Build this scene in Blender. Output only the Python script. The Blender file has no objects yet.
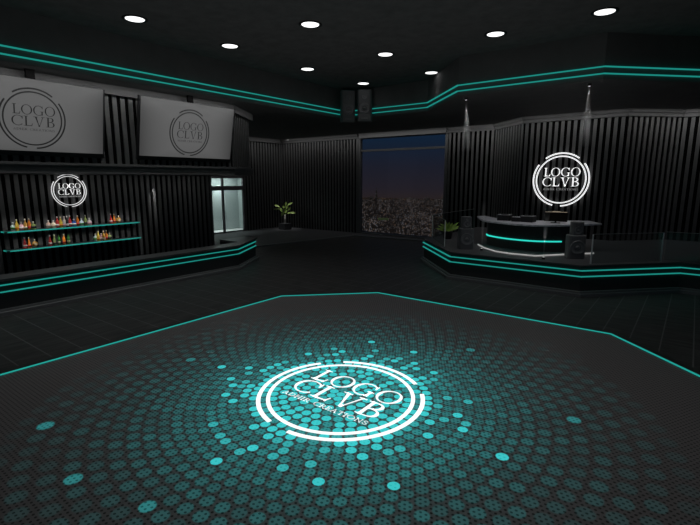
import bpy, bmesh, math, random
from mathutils import Vector, Matrix
random.seed(7)
PI = math.pi
scn = bpy.context.scene
col = scn.collection
scn.view_settings.view_transform = 'Standard'
scn.view_settings.look = 'None'
scn.view_settings.exposure = 0.0
scn.view_settings.gamma = 1.0
scn.view_settings.use_curve_mapping = False

# ------------------------------------------------------------ materials
def mat(name, color, rough=0.6, metal=0.0, spec=0.3, bump=0.0, bscale=40, vary=0.0, vscale=8.0, trans=0.0, alpha=1.0, stretch=(1, 1, 1)):
    m = bpy.data.materials.new(name); m.use_nodes = True
    nt = m.node_tree; b = nt.nodes['Principled BSDF']
    b.inputs['Base Color'].default_value = (*color, 1)
    b.inputs['Roughness'].default_value = rough
    b.inputs['Metallic'].default_value = metal
    b.inputs['Specular IOR Level'].default_value = spec
    b.inputs['Transmission Weight'].default_value = trans
    b.inputs['Alpha'].default_value = alpha
    if vary or bump:
        tc = nt.nodes.new('ShaderNodeTexCoord'); mp = nt.nodes.new('ShaderNodeMapping')
        mp.inputs['Scale'].default_value = stretch
        nt.links.new(tc.outputs['Object'], mp.inputs['Vector'])
        n = nt.nodes.new('ShaderNodeTexNoise'); n.inputs['Scale'].default_value = vscale
        n.inputs['Detail'].default_value = 5; n.inputs['Roughness'].default_value = 0.6
        nt.links.new(mp.outputs[0], n.inputs['Vector'])
        if vary:
            r = nt.nodes.new('ShaderNodeValToRGB')
            r.color_ramp.elements[0].position = 0.3; r.color_ramp.elements[1].position = 0.7
            r.color_ramp.elements[0].color = (*[c * (1 - vary) for c in color], 1)
            r.color_ramp.elements[1].color = (*[min(1, c * (1 + vary)) for c in color], 1)
            nt.links.new(n.outputs['Fac'], r.inputs['Fac']); nt.links.new(r.outputs['Color'], b.inputs['Base Color'])
        if bump:
            bp = nt.nodes.new('ShaderNodeBump'); bp.inputs['Strength'].default_value = bump
            bp.inputs['Distance'].default_value = 0.02
            n2 = nt.nodes.new('ShaderNodeTexNoise'); n2.inputs['Scale'].default_value = bscale
            nt.links.new(mp.outputs[0], n2.inputs['Vector'])
            nt.links.new(n2.outputs['Fac'], bp.inputs['Height']); nt.links.new(bp.outputs[0], b.inputs['Normal'])
    return m

def emis(name, color, strength, base=(0.02, 0.02, 0.02)):
    m = mat(name, base, 0.5)
    b = m.node_tree.nodes['Principled BSDF']
    b.inputs['Emission Color'].default_value = (*color, 1)
    b.inputs['Emission Strength'].default_value = strength
    return m

class NX:                       # tiny node-expression helper
    def __init__(s, nt): s.nt = nt
    def m(s, op, a, b=None, c=None):
        n = s.nt.nodes.new('ShaderNodeMath'); n.operation = op
        for i, v in enumerate((a, b, c)):
            if v is None: continue
            if isinstance(v, (int, float)): n.inputs[i].default_value = v
            else: s.nt.links.new(v, n.inputs[i])
        return n.outputs[0]

M = {}
M['slat'] = mat('slat_charcoal', (0.10, 0.10, 0.10), 0.55, bump=0.1, vary=0.1, vscale=5)
M['gap'] = mat('slat_backing_black', (0.004, 0.004, 0.004), 0.9, spec=0.0)
M['trim'] = mat('trim_charcoal', (0.12, 0.12, 0.12), 0.5, spec=0.25)
M['fascia'] = mat('fascia_black_paint', (0.135, 0.132, 0.132), 0.75, spec=0.1, vary=0.08, vscale=2)
M['ceil'] = mat('ceiling_dark_plaster', (0.115, 0.11, 0.11), 0.95, spec=0.0, vary=0.14, vscale=3, bump=0.3, bscale=8)
M['kerb'] = mat('kerb_grey', (0.21, 0.21, 0.212), 0.5, spec=0.3)
M['step'] = mat('raised_floor_grey', (0.085, 0.085, 0.09), 0.55, spec=0.2, vary=0.08, vscale=2)
M['front'] = mat('counter_front_black', (0.06, 0.06, 0.06), 0.6, spec=0.1)
M['ctop'] = mat('counter_top_dark', (0.10, 0.105, 0.105), 0.4, spec=0.3)
M['black'] = mat('black_plastic', (0.012, 0.012, 0.013), 0.5, spec=0.3)
M['spk'] = mat('speaker_black', (0.16, 0.16, 0.165), 0.6, spec=0.3, bump=0.2, bscale=80)
M['cone'] = mat('speaker_cone', (0.22, 0.22, 0.225), 0.5, spec=0.3)
M['chrome'] = mat('brushed_steel', (0.5, 0.5, 0.49), 0.35, metal=0.6)
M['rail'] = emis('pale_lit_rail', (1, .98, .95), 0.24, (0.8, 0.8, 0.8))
M['pot'] = mat('pot_black', (0.05, 0.05, 0.055), 0.6)
M['soil'] = mat('soil', (0.03, 0.02, 0.012), 0.95, vary=0.4, vscale=60)
M['bark'] = mat('pale_bark', (0.62, 0.58, 0.52), 0.8, vary=0.3, vscale=50)
M['leaf'] = mat('leaf_green', (0.36, 0.50, 0.13), 0.45, vary=0.35, vscale=9)
M['fern'] = mat('leaf_bright', (0.25, 0.40, 0.07), 0.45, vary=0.35, vscale=9)
M['marble'] = mat('grey_marble', (0.62, 0.62, 0.68), 0.3, vary=0.35, vscale=5)
M['cyan'] = emis('cyan_led', (0.030, 0.66, 0.56), 0.38)
M['cyanhot'] = emis('cyan_led_bright', (0.03, 0.74, 0.62), 0.93)
M['cyanfl'] = emis('cyan_floor_led', (0.03, 0.68, 0.58), 0.48)
M['white'] = emis('white_sign', (1, 1, 1), 0.92, (0.8, 0.8, 0.8))
M['tagfl'] = emis('white_floor_tagline', (1, 1, 1), 0.75, (0.8, 0.8, 0.8))
M['whitefl'] = emis('white_floor_logo', (1, 1, 1), 1.1, (0.8, 0.8, 0.8))
M['lamp'] = emis('downlight_white', (1, 1, 1), 1.6, (0.8, 0.8, 0.8))
M['ink'] = emis('screen_ink', (1, 1, 1), 0.010, (0.02, 0.02, 0.02))
M['warm'] = emis('warm_light_strip', (1.0, 0.82, 0.6), 0.22)
M['decktop'] = mat('deck_top', (0.45, 0.45, 0.46), 0.5)

def glass(name, tint=(0.9, 0.95, 0.93), gloss=0.06, rough=0.05):
    m = bpy.data.materials.new(name); m.use_nodes = True; nt = m.node_tree
    nt.nodes.remove(nt.nodes['Principled BSDF']); out = nt.nodes['Material Output']
    t = nt.nodes.new('ShaderNodeBsdfTransparent'); t.inputs[0].default_value = (*tint, 1)
    g = nt.nodes.new('ShaderNodeBsdfGlossy'); g.inputs['Roughness'].default_value = rough
    x = nt.nodes.new('ShaderNodeMixShader'); x.inputs[0].default_value = gloss
    nt.links.new(t.outputs[0], x.inputs[1]); nt.links.new(g.outputs[0], x.inputs[2]); nt.links.new(x.outputs[0], out.inputs[0])
    return m
M['glass'] = glass('clear_glass')
M['railglass'] = glass('rail_glass', (0.82, 0.86, 0.86), 0.07, 0.08)
M['winglass'] = glass('window_glass', (0.85, 0.87, 0.9), 0.03)
M['edge'] = mat('glass_edge', (0.9, 0.92, 0.92), 0.3)

def floor_mat(name, axis):
    m = mat(name, (0.085, 0.085, 0.085), 0.5, spec=0.25)
    nt = m.node_tree; b = nt.nodes['Principled BSDF']; x = NX(nt)
    tc = nt.nodes.new('ShaderNodeTexCoord'); sp = nt.nodes.new('ShaderNodeSeparateXYZ')
    nt.links.new(tc.outputs['Object'], sp.inputs[0])
    c = sp.outputs[axis]
    fr = x.m('FRACT', x.m('DIVIDE', x.m('ADD', c, 100.15 if axis == 0 else 100.04), 0.54))
    d = x.m('ABSOLUTE', x.m('SUBTRACT', fr, 0.5))
    line = x.m('GREATER_THAN', d, 0.478)
    mp = nt.nodes.new('ShaderNodeMapping'); s = [6, 6, 1]; s[axis] = 1.2; s[1 - axis] = 9
    if axis == 0: s = [1.2, 9, 1]
    else: s = [9, 1.2, 1]
    mp.inputs['Scale'].default_value = s
    nt.links.new(tc.outputs['Object'], mp.inputs[0])
    n = nt.nodes.new('ShaderNodeTexNoise'); n.inputs['Scale'].default_value = 1.0; n.inputs['Detail'].default_value = 6
    nt.links.new(mp.outputs[0], n.inputs['Vector'])
    r = nt.nodes.new('ShaderNodeValToRGB')
    r.color_ramp.elements[0].position = 0.35; r.color_ramp.elements[1].position = 0.68
    r.color_ramp.elements[0].color = (0.032, 0.032, 0.032, 1); r.color_ramp.elements[1].color = (0.070, 0.068, 0.067, 1)
    nt.links.new(n.outputs['Fac'], r.inputs[0])
    mx = nt.nodes.new('ShaderNodeMix'); mx.data_type = 'RGBA'
    nt.links.new(line, mx.inputs[0]); nt.links.new(r.outputs[0], mx.inputs[6]); mx.inputs[7].default_value = (0.13, 0.13, 0.13, 1)
    nt.links.new(mx.outputs[2], b.inputs['Base Color'])
    return m
M['floorx'] = floor_mat('plank_floor_seams_along_y', 0)
M['floory'] = floor_mat('plank_floor_seams_along_x', 1)

def led_mat(name, base, attr=None):
    """perforated LED dance-floor surface; the lit dots and the panel really emit"""
    m = mat(name, base, 0.45, spec=0.3); nt = m.node_tree; b = nt.nodes['Principled BSDF']; x = NX(nt)
    tc = nt.nodes.new('ShaderNodeTexCoord'); sp = nt.nodes.new('ShaderNodeSeparateXYZ')
    nt.links.new(tc.outputs['Object'], sp.inputs[0])
    P_ = 0.060
    v = x.m('DIVIDE', x.m('ADD', sp.outputs[1], 50.0), P_ * 0.9)
    row = x.m('FLOOR', v)
    off = x.m('MULTIPLY', x.m('MODULO', row, 2.0), 0.5)
    u = x.m('ADD', x.m('DIVIDE', x.m('ADD', sp.outputs[0], 50.0), P_), off)
    du = x.m('SUBTRACT', x.m('FRACT', u), 0.5); dv = x.m('SUBTRACT', x.m('FRACT', v), 0.5)
    d2 = x.m('ADD', x.m('MULTIPLY', du, du), x.m('MULTIPLY', dv, dv))
    hole = x.m('LESS_THAN', d2, 0.066)
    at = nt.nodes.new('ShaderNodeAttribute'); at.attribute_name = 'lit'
    keep = x.m('SUBTRACT', 1.0, x.m('MULTIPLY', hole, 0.85))
    mb = nt.nodes.new('ShaderNodeMix'); mb.data_type = 'RGBA'
    nt.links.new(keep, mb.inputs[0]); mb.inputs[6].default_value = (0, 0, 0, 1); mb.inputs[7].default_value = (*base, 1)
    nt.links.new(mb.outputs[2], b.inputs['Base Color'])
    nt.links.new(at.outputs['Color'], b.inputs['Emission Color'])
    # holes vanish inside the strongly lit dots
    if attr == 'dot':
        sc = nt.nodes.new('ShaderNodeSeparateColor'); nt.links.new(at.outputs['Color'], sc.inputs[0])
        strong = x.m('MINIMUM', x.m('MULTIPLY', sc.outputs[1], 2.2), 1.0)
        k = x.m('SUBTRACT', 1.0, x.m('MULTIPLY', x.m('MULTIPLY', hole, 0.72), x.m('SUBTRACT', 1.0, strong)))
        nt.links.new(k, b.inputs['Emission Strength'])
    else:
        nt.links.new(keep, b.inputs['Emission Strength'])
    return m
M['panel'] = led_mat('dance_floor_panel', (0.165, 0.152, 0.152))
M['dot'] = led_mat('dance_floor_dot', (0.15, 0.155, 0.155), 'dot')

def screen_mat():
    m = mat('screen_grey', (0.05, 0.05, 0.05), 0.6, spec=0.1); nt = m.node_tree; b = nt.nodes['Principled BSDF']; x = NX(nt)
    tc = nt.nodes.new('ShaderNodeTexCoord'); sp = nt.nodes.new('ShaderNodeSeparateXYZ')
    nt.links.new(tc.outputs['Generated'], sp.inputs[0])
    a = x.m('ABSOLUTE', x.m('MULTIPLY', x.m('SUBTRACT', sp.outputs[1], 0.5), 2.0))
    c = x.m('ABSOLUTE', x.m('MULTIPLY', x.m('SUBTRACT', sp.outputs[2], 0.45), 2.0))
    e = x.m('MAXIMUM', x.m('POWER', a, 3.0), x.m('MULTIPLY', x.m('POWER', c, 4.0), 0.6))
    s = x.m('SUBTRACT', 0.102, x.m('MULTIPLY', e, 0.058))
    b.inputs['Emission Color'].default_value = (1, 1, 1, 1)
    nt.links.new(s, b.inputs['Emission Strength'])
    return m
M['screen'] = screen_mat()

def bottle_mat(name, c, e=0.0):
    m = mat(name, c, 0.15, spec=0.6); return m

# ------------------------------------------------------------ mesh builders
class MB:
    def __init__(s): s.bm = bmesh.new(); s.mi = 0
    def prism(s, pts, z0, z1, mi=None):
        """pts: plan polygon, any winding"""
        a = sum(pts[i][0] * pts[(i + 1) % len(pts)][1] - pts[(i + 1) % len(pts)][0] * pts[i][1] for i in range(len(pts)))
        if a < 0: pts = pts[::-1]
        lo = [s.bm.verts.new((p[0], p[1], z0)) for p in pts]; hi = [s.bm.verts.new((p[0], p[1], z1)) for p in pts]
        fs = [s.bm.faces.new(lo[::-1]), s.bm.faces.new(hi)]
        n = len(pts)
        for i in range(n): fs.append(s.bm.faces.new((lo[i], lo[(i + 1) % n], hi[(i + 1) % n], hi[i])))
        for f in fs: f.material_index = s.mi if mi is None else mi
        return fs
    def box(s, x0, x1, y0, y1, z0, z1, mi=None): return s.prism([(x0, y0), (x1, y0), (x1, y1), (x0, y1)], z0, z1, mi)
    def obox(s, c, size, rot=0.0, mat4=None, mi=None):
        """oriented box, centred at c"""
        T = mat4 if mat4 else Matrix.Translation(c) @ Matrix.Rotation(rot, 4, 'Z')
        vs = []
        for k in (-.5, .5):
            for (i, j) in ((-.5, -.5), (.5, -.5), (.5, .5), (-.5, .5)):
                vs.append(s.bm.verts.new(T @ Vector((i * size[0], j * size[1], k * size[2]))))
        for idx in ((3, 2, 1, 0), (4, 5, 6, 7), (0, 1, 5, 4), (1, 2, 6, 5), (2, 3, 7, 6), (3, 0, 4, 7)):
            f = s.bm.faces.new([vs[i] for i in idx]); f.material_index = s.mi if mi is None else mi
    def lathe(s, prof, c=(0, 0, 0), seg=20, mi=None, T=None):
        rings = []
        for r, z in prof:
            ring = []
            for i in range(seg):
                a = 2 * PI * i / seg; v = Vector((r * math.cos(a), r * math.sin(a), z))
                v = (T @ v) if T else v + Vector(c)
                ring.append(s.bm.verts.new(v))
            rings.append(ring)
        for a, b in zip(rings, rings[1:]):
            for i in range(seg):
                f = s.bm.faces.new((a[i], a[(i + 1) % seg], b[(i + 1) % seg], b[i])); f.smooth = True
                f.material_index = s.mi if mi is None else mi
        f = s.bm.faces.new(rings[0][::-1]); f.material_index = s.mi if mi is None else mi
        f = s.bm.faces.new(rings[-1]); f.material_index = s.mi if mi is None else mi
    def tube(s, pts, r, seg=8, r1=None, mi=None):
        pts = [Vector(p) for p in pts]; rings = []
        for i, p in enumerate(pts):
            d = (pts[min(i + 1, len(pts) - 1)] - pts[max(i - 1, 0)]).normalized()
            q = d.to_track_quat('Z', 'Y'); rr = r if r1 is None else r + (r1 - r) * i / (len(pts) - 1)
            rings.append([s.bm.verts.new(p + q @ Vector((rr * math.cos(2 * PI * k / seg), rr * math.sin(2 * PI * k / seg), 0))) for k in range(seg)])
        for a, b in zip(rings, rings[1:]):
            for i in range(seg):
                f = s.bm.faces.new((a[i], a[(i + 1) % seg], b[(i + 1) % seg], b[i])); f.smooth = True
                f.material_index = s.mi if mi is None else mi
        s.bm.faces.new(rings[0][::-1]); s.bm.faces.new(rings[-1])
    def build(s, name, mats, parent=None, bevel=0, loc=None):
        if not isinstance(mats, (list, tuple)): mats = [mats]
        bmesh.ops.recalc_face_normals(s.bm, faces=s.bm.faces)
        me = bpy.data.meshes.new(name); s.bm.to_mesh(me); s.bm.free()
        for m in mats: me.materials.append(m)
        o = bpy.data.objects.new(name, me); col.objects.link(o)
        if parent: o.parent = parent
        if loc: o.location = loc
        if bevel:
            b = o.modifiers.new('bevel', 'BEVEL'); b.width = bevel; b.segments = 2; b.limit_method = 'ANGLE'
        return o

def tag(o, label, cat, group=None, kind=None):
    o['label'] = label; o['category'] = cat
    if group: o['group'] = group
    if kind: o['kind'] = kind
    return o
def thing(name, label, cat, loc=(0, 0, 0), rz=0, group=None):
    o = bpy.data.objects.new(name, None); col.objects.link(o); o.empty_display_size = 0.1
    o.location = loc; o.rotation_euler = (0, 0, rz)
    return tag(o, label, cat, group)
def struct(o, label=None):
    o['kind'] = 'structure'
    if label: o['label'] = label
    return o

def offset_poly(line, d):
    """offset an open plan polyline to its left by d"""
    out = []
    for i, p in enumerate(line):
        ns = []
        if i > 0:
            a, b = line[i - 1], p; L = math.hypot(b[0] - a[0], b[1] - a[1]); ns.append((-(b[1] - a[1]) / L, (b[0] - a[0]) / L))
        if i < len(line) - 1:
            a, b = p, line[i + 1]; L = math.hypot(b[0] - a[0], b[1] - a[1]); ns.append((-(b[1] - a[1]) / L, (b[0] - a[0]) / L))
        if len(ns) == 1: out.append((p[0] + ns[0][0] * d, p[1] + ns[0][1] * d)); continue
        nx, ny = ns[0][0] + ns[1][0], ns[0][1] + ns[1][1]; k = 2 * d / (nx * nx + ny * ny)
        out.append((p[0] + nx * k, p[1] + ny * k))
    return out
def ribbon(mb, line, d0, d1, z0, z1, mi=None):
    a = offset_poly(line, d0); b = offset_poly(line, d1)
    for i in range(len(line) - 1):
        mb.prism([a[i], a[i + 1], b[i + 1], b[i]], z0, z1, mi)
def strip(name, line, off, z, h, parent, m, dep=0.035):
    mb = MB(); ribbon(mb, line, off, off + dep, z - h / 2, z + h / 2); return mb.build(name, m, parent)

# ------------------------------------------------------------ slatted walls
PITCH = 0.232
def slats(mb, p, q, z0, z1, side=1, w=0.122, dep=0.035, back=0.05, thick=0.1):
    """slatted wall from p to q, slats on the left (side=1) of the direction"""
    L = math.hypot(q[0] - p[0], q[1] - p[1]); dx, dy = (q[0] - p[0]) / L, (q[1] - p[1]) / L
    nx, ny = -dy * side, dx * side
    mb.prism([p, q, (q[0] - nx * thick, q[1] - ny * thick), (p[0] - nx * thick, p[1] - ny * thick)], z0, z1, 1)
    n = max(1, int(L / PITCH)); ps = L / n
    for i in range(n):
        a = (i + 0.5) * ps - w / 2; b = a + w
        P0 = (p[0] + dx * a, p[1] + dy * a); P1 = (p[0] + dx * b, p[1] + dy * b)
        mb.prism([P0, P1, (P1[0] + nx * dep, P1[1] + ny * dep), (P0[0] + nx * dep, P0[1] + ny * dep)], z0, z1, 0)
def crown(mb, line, z, off=0.0):
    ribbon(mb, line, off, off + 0.10, z - 0.26, z - 0.12, 2)
    ribbon(mb, line, off, off + 0.17, z - 0.12, z, 2)
M['crown'] = mat('crown_charcoal', (0.08, 0.08, 0.08), 0.5, spec=0.2)
SM = [M['slat'], M['gap'], M['crown']]

# ------------------------------------------------------------ setting: floor
DX0, DX1, DY0, DY1, CH = -9.1, 0.9, -0.75, 10.8, 2.0       # dance floor octagon
oct_ = [(DX0 + CH, DY0), (DX1 - CH, DY0), (DX1, DY0 + CH), (DX1, DY1 - CH), (DX1 - CH, DY1), (DX0 + CH, DY1), (DX0, DY1 - CH), (DX0, DY0 + CH)]
mb = MB()
def fl(pts, mi):
    vs = [mb.bm.verts.new((x, y, 0)) for x, y in pts]; f = mb.bm.faces.new(vs); f.material_index = mi
c0 = (-4.1, 5.0)
fl([(-22.9, 22.6), (-9.1, 8.8 + 0.0), (-7.1, 10.8), (-7.1, 22.6)], 1) if False else None
fl([(-7.1, 10.8), (-1.1, 10.8), (12, 23.9), (-20.2, 23.9)], 0)                      # beyond: seams along Y
fl([(-1.1, 10.8), (0.9, 8.8), (12, 8.8), (12, 23.9)], 0)
fl([(-9.1, 8.8), (-7.1, 10.8), (-20.2, 23.9), (-24.5, 23.9), (-24.5, 8.8)], 1)
fl([(-24.5, -5), (-9.1, -5), (-9.1, 8.8), (-24.5, 8.8)], 1)
fl([(-9.1, -5), (12, -5), (12, -0.75), (-9.1, -0.75)], 0)
fl([(0.9, -0.75), (12, -0.75), (12, 8.8), (0.9, 8.8)], 1)
fl([(-9.1, -0.75), (0.9, -0.75), (0.9, 8.8), (-1.1, 10.8), (-7.1, 10.8), (-9.1, 8.8)], 0)
bmesh.ops.remove_doubles(mb.bm, verts=mb.bm.verts, dist=0.001)
fo = mb.build('floor', [M['floorx'], M['floory']]); struct(fo)
for p in fo.data.polygons:
    if p.normal.z < 0: p.flip()

mb = MB(); mb.box(-12.9, 12, -5, 18, 7.06, 7.2); struct(mb.build('ceiling', M['ceil']))

# fascia (vertical face between the lowered soffit and the ceiling) with its two LED lines
FL = [(-12.7, -5), (-12.7, 16.6), (-8.72, 16.6), (-6.4, 14.2), (-2.3, 14.2), (-0.1, 16.4), (12, 16.4)]
mb = MB(); ribbon(mb, FL, 0.0, 0.2, 5.9, 7.06)
fas = struct(mb.build('trim_1', M['fascia']), 'black ceiling fascia carrying two cyan light lines')
LW = 0.026
strip('light_strip', FL, -0.06, 6.215, LW, fas, M['cyan'], 0.06)
strip('light_strip', FL, -0.06, 6.04, LW, fas, M['cyan'], 0.06)
# lowered soffit between fascia and walls
mb = MB(); FO = offset_poly(FL, 0.2)
mb.prism([(-24.6, -5)] + FO[:1] + FO[1:] + [(12, 24.2), (-24.6, 24.2)], 5.9, 6.0)
struct(mb.build('ceiling.001', M['fascia']), 'lowered black soffit around the room')

# ------------------------------------------------------------ setting: walls
WB = 22.5
mb = MB()                                                   # far wall left of the window
slats(mb, (-16.3, WB), (-22.85, WB), 0, 5.9, side=1)
crown(mb, [(-16.3, WB), (-22.85, WB)], 5.9)
mb.mi = 0; mb.box(-16.36, -16.27, 22.42, 22.72, 0, 5.9, 0)
w = mb.build('wall_back', SM); struct(w, 'black slatted back wall between the corner and the night window')
RW = [(12, 22.3), (-0.75, 22.3), (-2.4, 20.65), (-6.2, 20.65), (-8.1, WB), (-10.6, WB)]
mb = MB()
for a, b in zip(RW, RW[1:]): slats(mb, a, b, 0, 5.9, side=1)
mb.prism([RW[4], RW[5], (-10.6, 22.75), (-8.0, 22.75)], 0, 5.9, 1)
crown(mb, RW, 5.9, 0.0)
struct(mb.build('wall_right', SM), 'black slatted wall behind the raised stage, stepping in and out')
mb = MB()                                                   # far left wall with the door
slats(mb, (-22.85, WB), (-22.85, 19.15), 0, 5.9, side=1)
slats(mb, (-22.85, 15.93), (-22.85, 9.0), 0, 5.9, side=1)
slats(mb, (-22.85, 19.15), (-22.85, 15.93), 3.5, 5.9, side=1)
crown(mb, [(-22.85, 9.0), (-22.85, WB)], 5.9, -0.17)
struct(mb.build('wall_left', SM), 'black slatted far left wall around the lit glass door')

# bar back wall, under the projecting upper box
mb = MB()
slats(mb, (-17.6, -5), (-17.6, 12.8), 0, 3.45, side=-1, thick=0.3)
mb.box(-17.98, -17.54, 12.8, 12.88, 0, 3.45, 0)
struct(mb.build('wall_bar', SM), 'black slatted wall behind the bar shelves')
BX = [(-13.62, -5), (-13.62, 10.93), (-14.93, 12.9), (-17.6, 12.9)]
BXo = offset_poly(BX, 0.12)
mb = MB()
for a, b in zip(BX, BX[1:]): slats(mb, a, b, 3.7, 5.9, side=-1, thick=0.1)
crown(mb, BX, 5.9, -0.17)
ribbon(mb, BX, -0.10, 0.12, 3.44, 3.66, 0); ribbon(mb, BX, -0.15, 0.1, 3.66, 3.73, 0)
mb.prism(BXo + [(-17.6, -5)], 3.45, 3.6, 0)
struct(mb.build('wall_bar_upper', SM), 'projecting slatted box above the bar that carries both screens')

# raised floor along the far walls
mb = MB()
mb.prism([(-22.85, 8), (-17.35, 8), (-17.35, 13.0), (-15.75, 21.3), (-9.0, 21.93), (-9.0, 23.2), (-22.85, 23.2)], 0.0, 0.04)
struct(mb.build('floor_step', M['step']), 'low raised floor along the far walls')
mb = MB(); ribbon(mb, [(-17.35, 13.0), (-15.75, 21.3), (-9.0, 21.93)], -0.04, 0.10, 0.0, 0.07)
struct(mb.build('trim_2', M['kerb']), 'grey kerb edging the low raised floor')

# ------------------------------------------------------------ door
door = thing('door_1', 'frosted double glass door lit from behind with dark frame', 'door', (-22.85, 17.55, 0.04)); struct(door)
mb = MB()
for y0, y1 in ((-1.6, -1.52), (-0.05, 0.05), (1.52, 1.6)): mb.box(-0.08, 0.06, y0, y1, 0, 3.47)
mb.box(-0.08, 0.06, -1.6, 1.6, 3.30, 3.47); mb.box(-0.10, 0.09, -1.6, 1.6, 2.62, 2.84); mb.box(-0.08, 0.06, -1.6, 1.6, 0, 0.04)
mb.build('door_frame', mat('door_frame_grey', (0.12, 0.11, 0.12), 0.5), door)
for y0, yh in ((-1.52, -0.14), (0.05, 0.12)):
    mb = MB()
    mb.box(-0.03, 0.01, y0, y0 + 0.03, 0.04, 2.62); mb.box(-0.03, 0.01, y0 + 1.44, y0 + 1.47, 0.04, 2.62); mb.box(-0.03, 0.01, y0, y0 + 1.47, 0.04, 0.08); mb.box(-0.03, 0.01, y0, y0 + 1.47, 2.58, 2.62)
    lf = mb.build('door_leaf', M['trim'], door)
    mb = MB(); mb.box(-0.02, 0.0, y0 + 0.03, y0 + 1.44, 0.08, 2.58); mb.build('pane', M['glass'], lf)
    mb = MB(); mb.tube([(0.05, yh, 0.85), (0.05, yh, 1.35)], 0.012, 8); mb.build('door_handle', M['trim'], lf)
    mb = MB(); mb.box(-0.02, 0.0, y0, y0 + 1.47, 2.84, 3.30); mb.build('transom_pane', M['glass'], door)
# lit vestibule behind the door
mv = mat('vestibule_wall', (0.50, 0.55, 0.55), 0.7)
mb = MB()
mb.box(-24.4, -24.3, 15.6, 19.9, 0.04, 3.6); mb.box(-24.4, -22.96, 15.5, 15.6, 0.04, 3.6); mb.box(-24.4, -22.96, 19.9, 20.0, 0.04, 3.6)
mb.box(-24.4, -22.96, 15.6, 19.9, 3.6, 3.7)
struct(mb.build('wall_vestibule', mv), 'pale walls of the small lobby behind the glass door')
mb = MB(); mb.box(-24.4, -22.96, 15.5, 20.0, 0.03, 0.05); struct(mb.build('floor_vestibule', mat('lobby_floor', (0.7, 0.7, 0.7), 0.5)))

# ------------------------------------------------------------ window
win = thing('window_1', 'tall night window with thin transom bar', 'window', (-13.43, 22.55, 0.04)); struct(win)
mb = MB()
HW = 2.74
for sx in (-HW - 0.12, HW - 0.02): mb.box(sx, sx + 0.14, -0.12, 0.12, 0, 5.63)
mb.box(-HW, HW, -0.12, 0.12, 5.56, 5.78); mb.box(-HW, HW, -0.08, 0.08, 4.84, 4.95); mb.box(-HW, HW, -0.12, 0.12, 0, 0.06)
mb.build('window_frame', M['trim'], win)
mb = MB(); mb.box(-HW, HW, -0.01, 0.01, 0.06, 4.84); mb.build('pane', M['winglass'], win)
mb = MB(); mb.box(-HW, HW, -0.01, 0.01, 4.95, 5.56); mb.build('transom_pane', M['winglass'], win)
mb = MB(); ribbon(mb, [(-10.6, 22.42), (-16.15, 22.42)], 0.0, 0.14, 5.64, 5.9)
struct(mb.build('trim_3', M['trim']), 'grey crown moulding above the window')

# ------------------------------------------------------------ bar counter
CF = [(-13.3, -5), (-13.3, 10.8), (-14.42, 12.62)]
bar = thing('bar_counter', 'long dark bar counter with two cyan light lines along the left side', 'counter', (0, 0, 0))
mb = MB()
body = CF + [(-17.4, 12.62), (-17.4, 11.6), (-14.9, 11.6)] + [(-14.0, 10.3), (-14.0, -5)]
ob = [(-13.4, -5), (-13.4, 10.8), (-14.42, 12.5), (-17.3, 12.5), (-17.3, 11.7), (-14.9, 11.7), (-14.05, 10.3), (-14.05, -5)]
CL = CF + [(-15.06, 12.62)]
ribbon(mb, CL, 0.02, 0.10, 0.1, 0.84); ribbon(mb, [(-13.93, -5), (-13.93, 11.36), (-15.06, 11.36)], 0, 0.05, 0.0, 0.84)
mb.box(-15.06, -15.0, 11.4, 12.55, 0.0, 0.84)
mb.build('counter_front', M['front'], bar)
mb = MB(); mb.prism([(-13.26, -5), (-13.26, 10.82), (-14.4, 12.68), (-15.1, 12.68), (-15.1, 11.35), (-13.95, 11.35), (-13.95, -5)], 0.84, 0.9)
mb.build('counter_top', M['ctop'], bar)
mb = MB(); ribbon(mb, CL, -0.10, 0.1, 0, 0.09); ribbon(mb, CL, -0.02, 0.1, 0.09, 0.15); mb.build('kick_base', M['kerb'], bar)
for z in (0.745, 0.575): strip('light_strip', CF, -0.03, z, LW, bar, M['cyan'], 0.05)

# ------------------------------------------------------------ raised stage on the right
ST = [(-8.72, 22.35), (-8.72, 16.55), (-6.35, 13.98), (-2.35, 13.98), (-0.12, 16.3), (12, 16.3)]
stage = thing('stage_platform', 'raised black stage platform with two cyan light lines along its edge', 'stage', (0, 0, 0))
mb = MB(); mb.prism(offset_poly(ST, 0.04) + [(12, 22.18), (-0.8, 22.18), (-2.45, 20.5), (-6.3, 20.5), (-8.15, 22.35)], 0.0, 0.86)
mb.build('platform_body', M['front'], stage)
mb = MB(); mb.prism(ST + [(12, 22.18), (-0.8, 22.18), (-2.45, 20.5), (-6.3, 20.5), (-8.15, 22.35)], 0.86, 0.9)
mb.build('platform_top', M['step'], stage)
mb = MB(); ribbon(mb, ST, -0.10, 0.04, 0, 0.09); ribbon(mb, ST, -0.04, 0.04, 0.09, 0.15); mb.build('kick_base', M['kerb'], stage)
for z in (0.745, 0.575): strip('light_strip', ST, -0.02, z, LW, stage, M['cyan'], 0.06)

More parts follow.
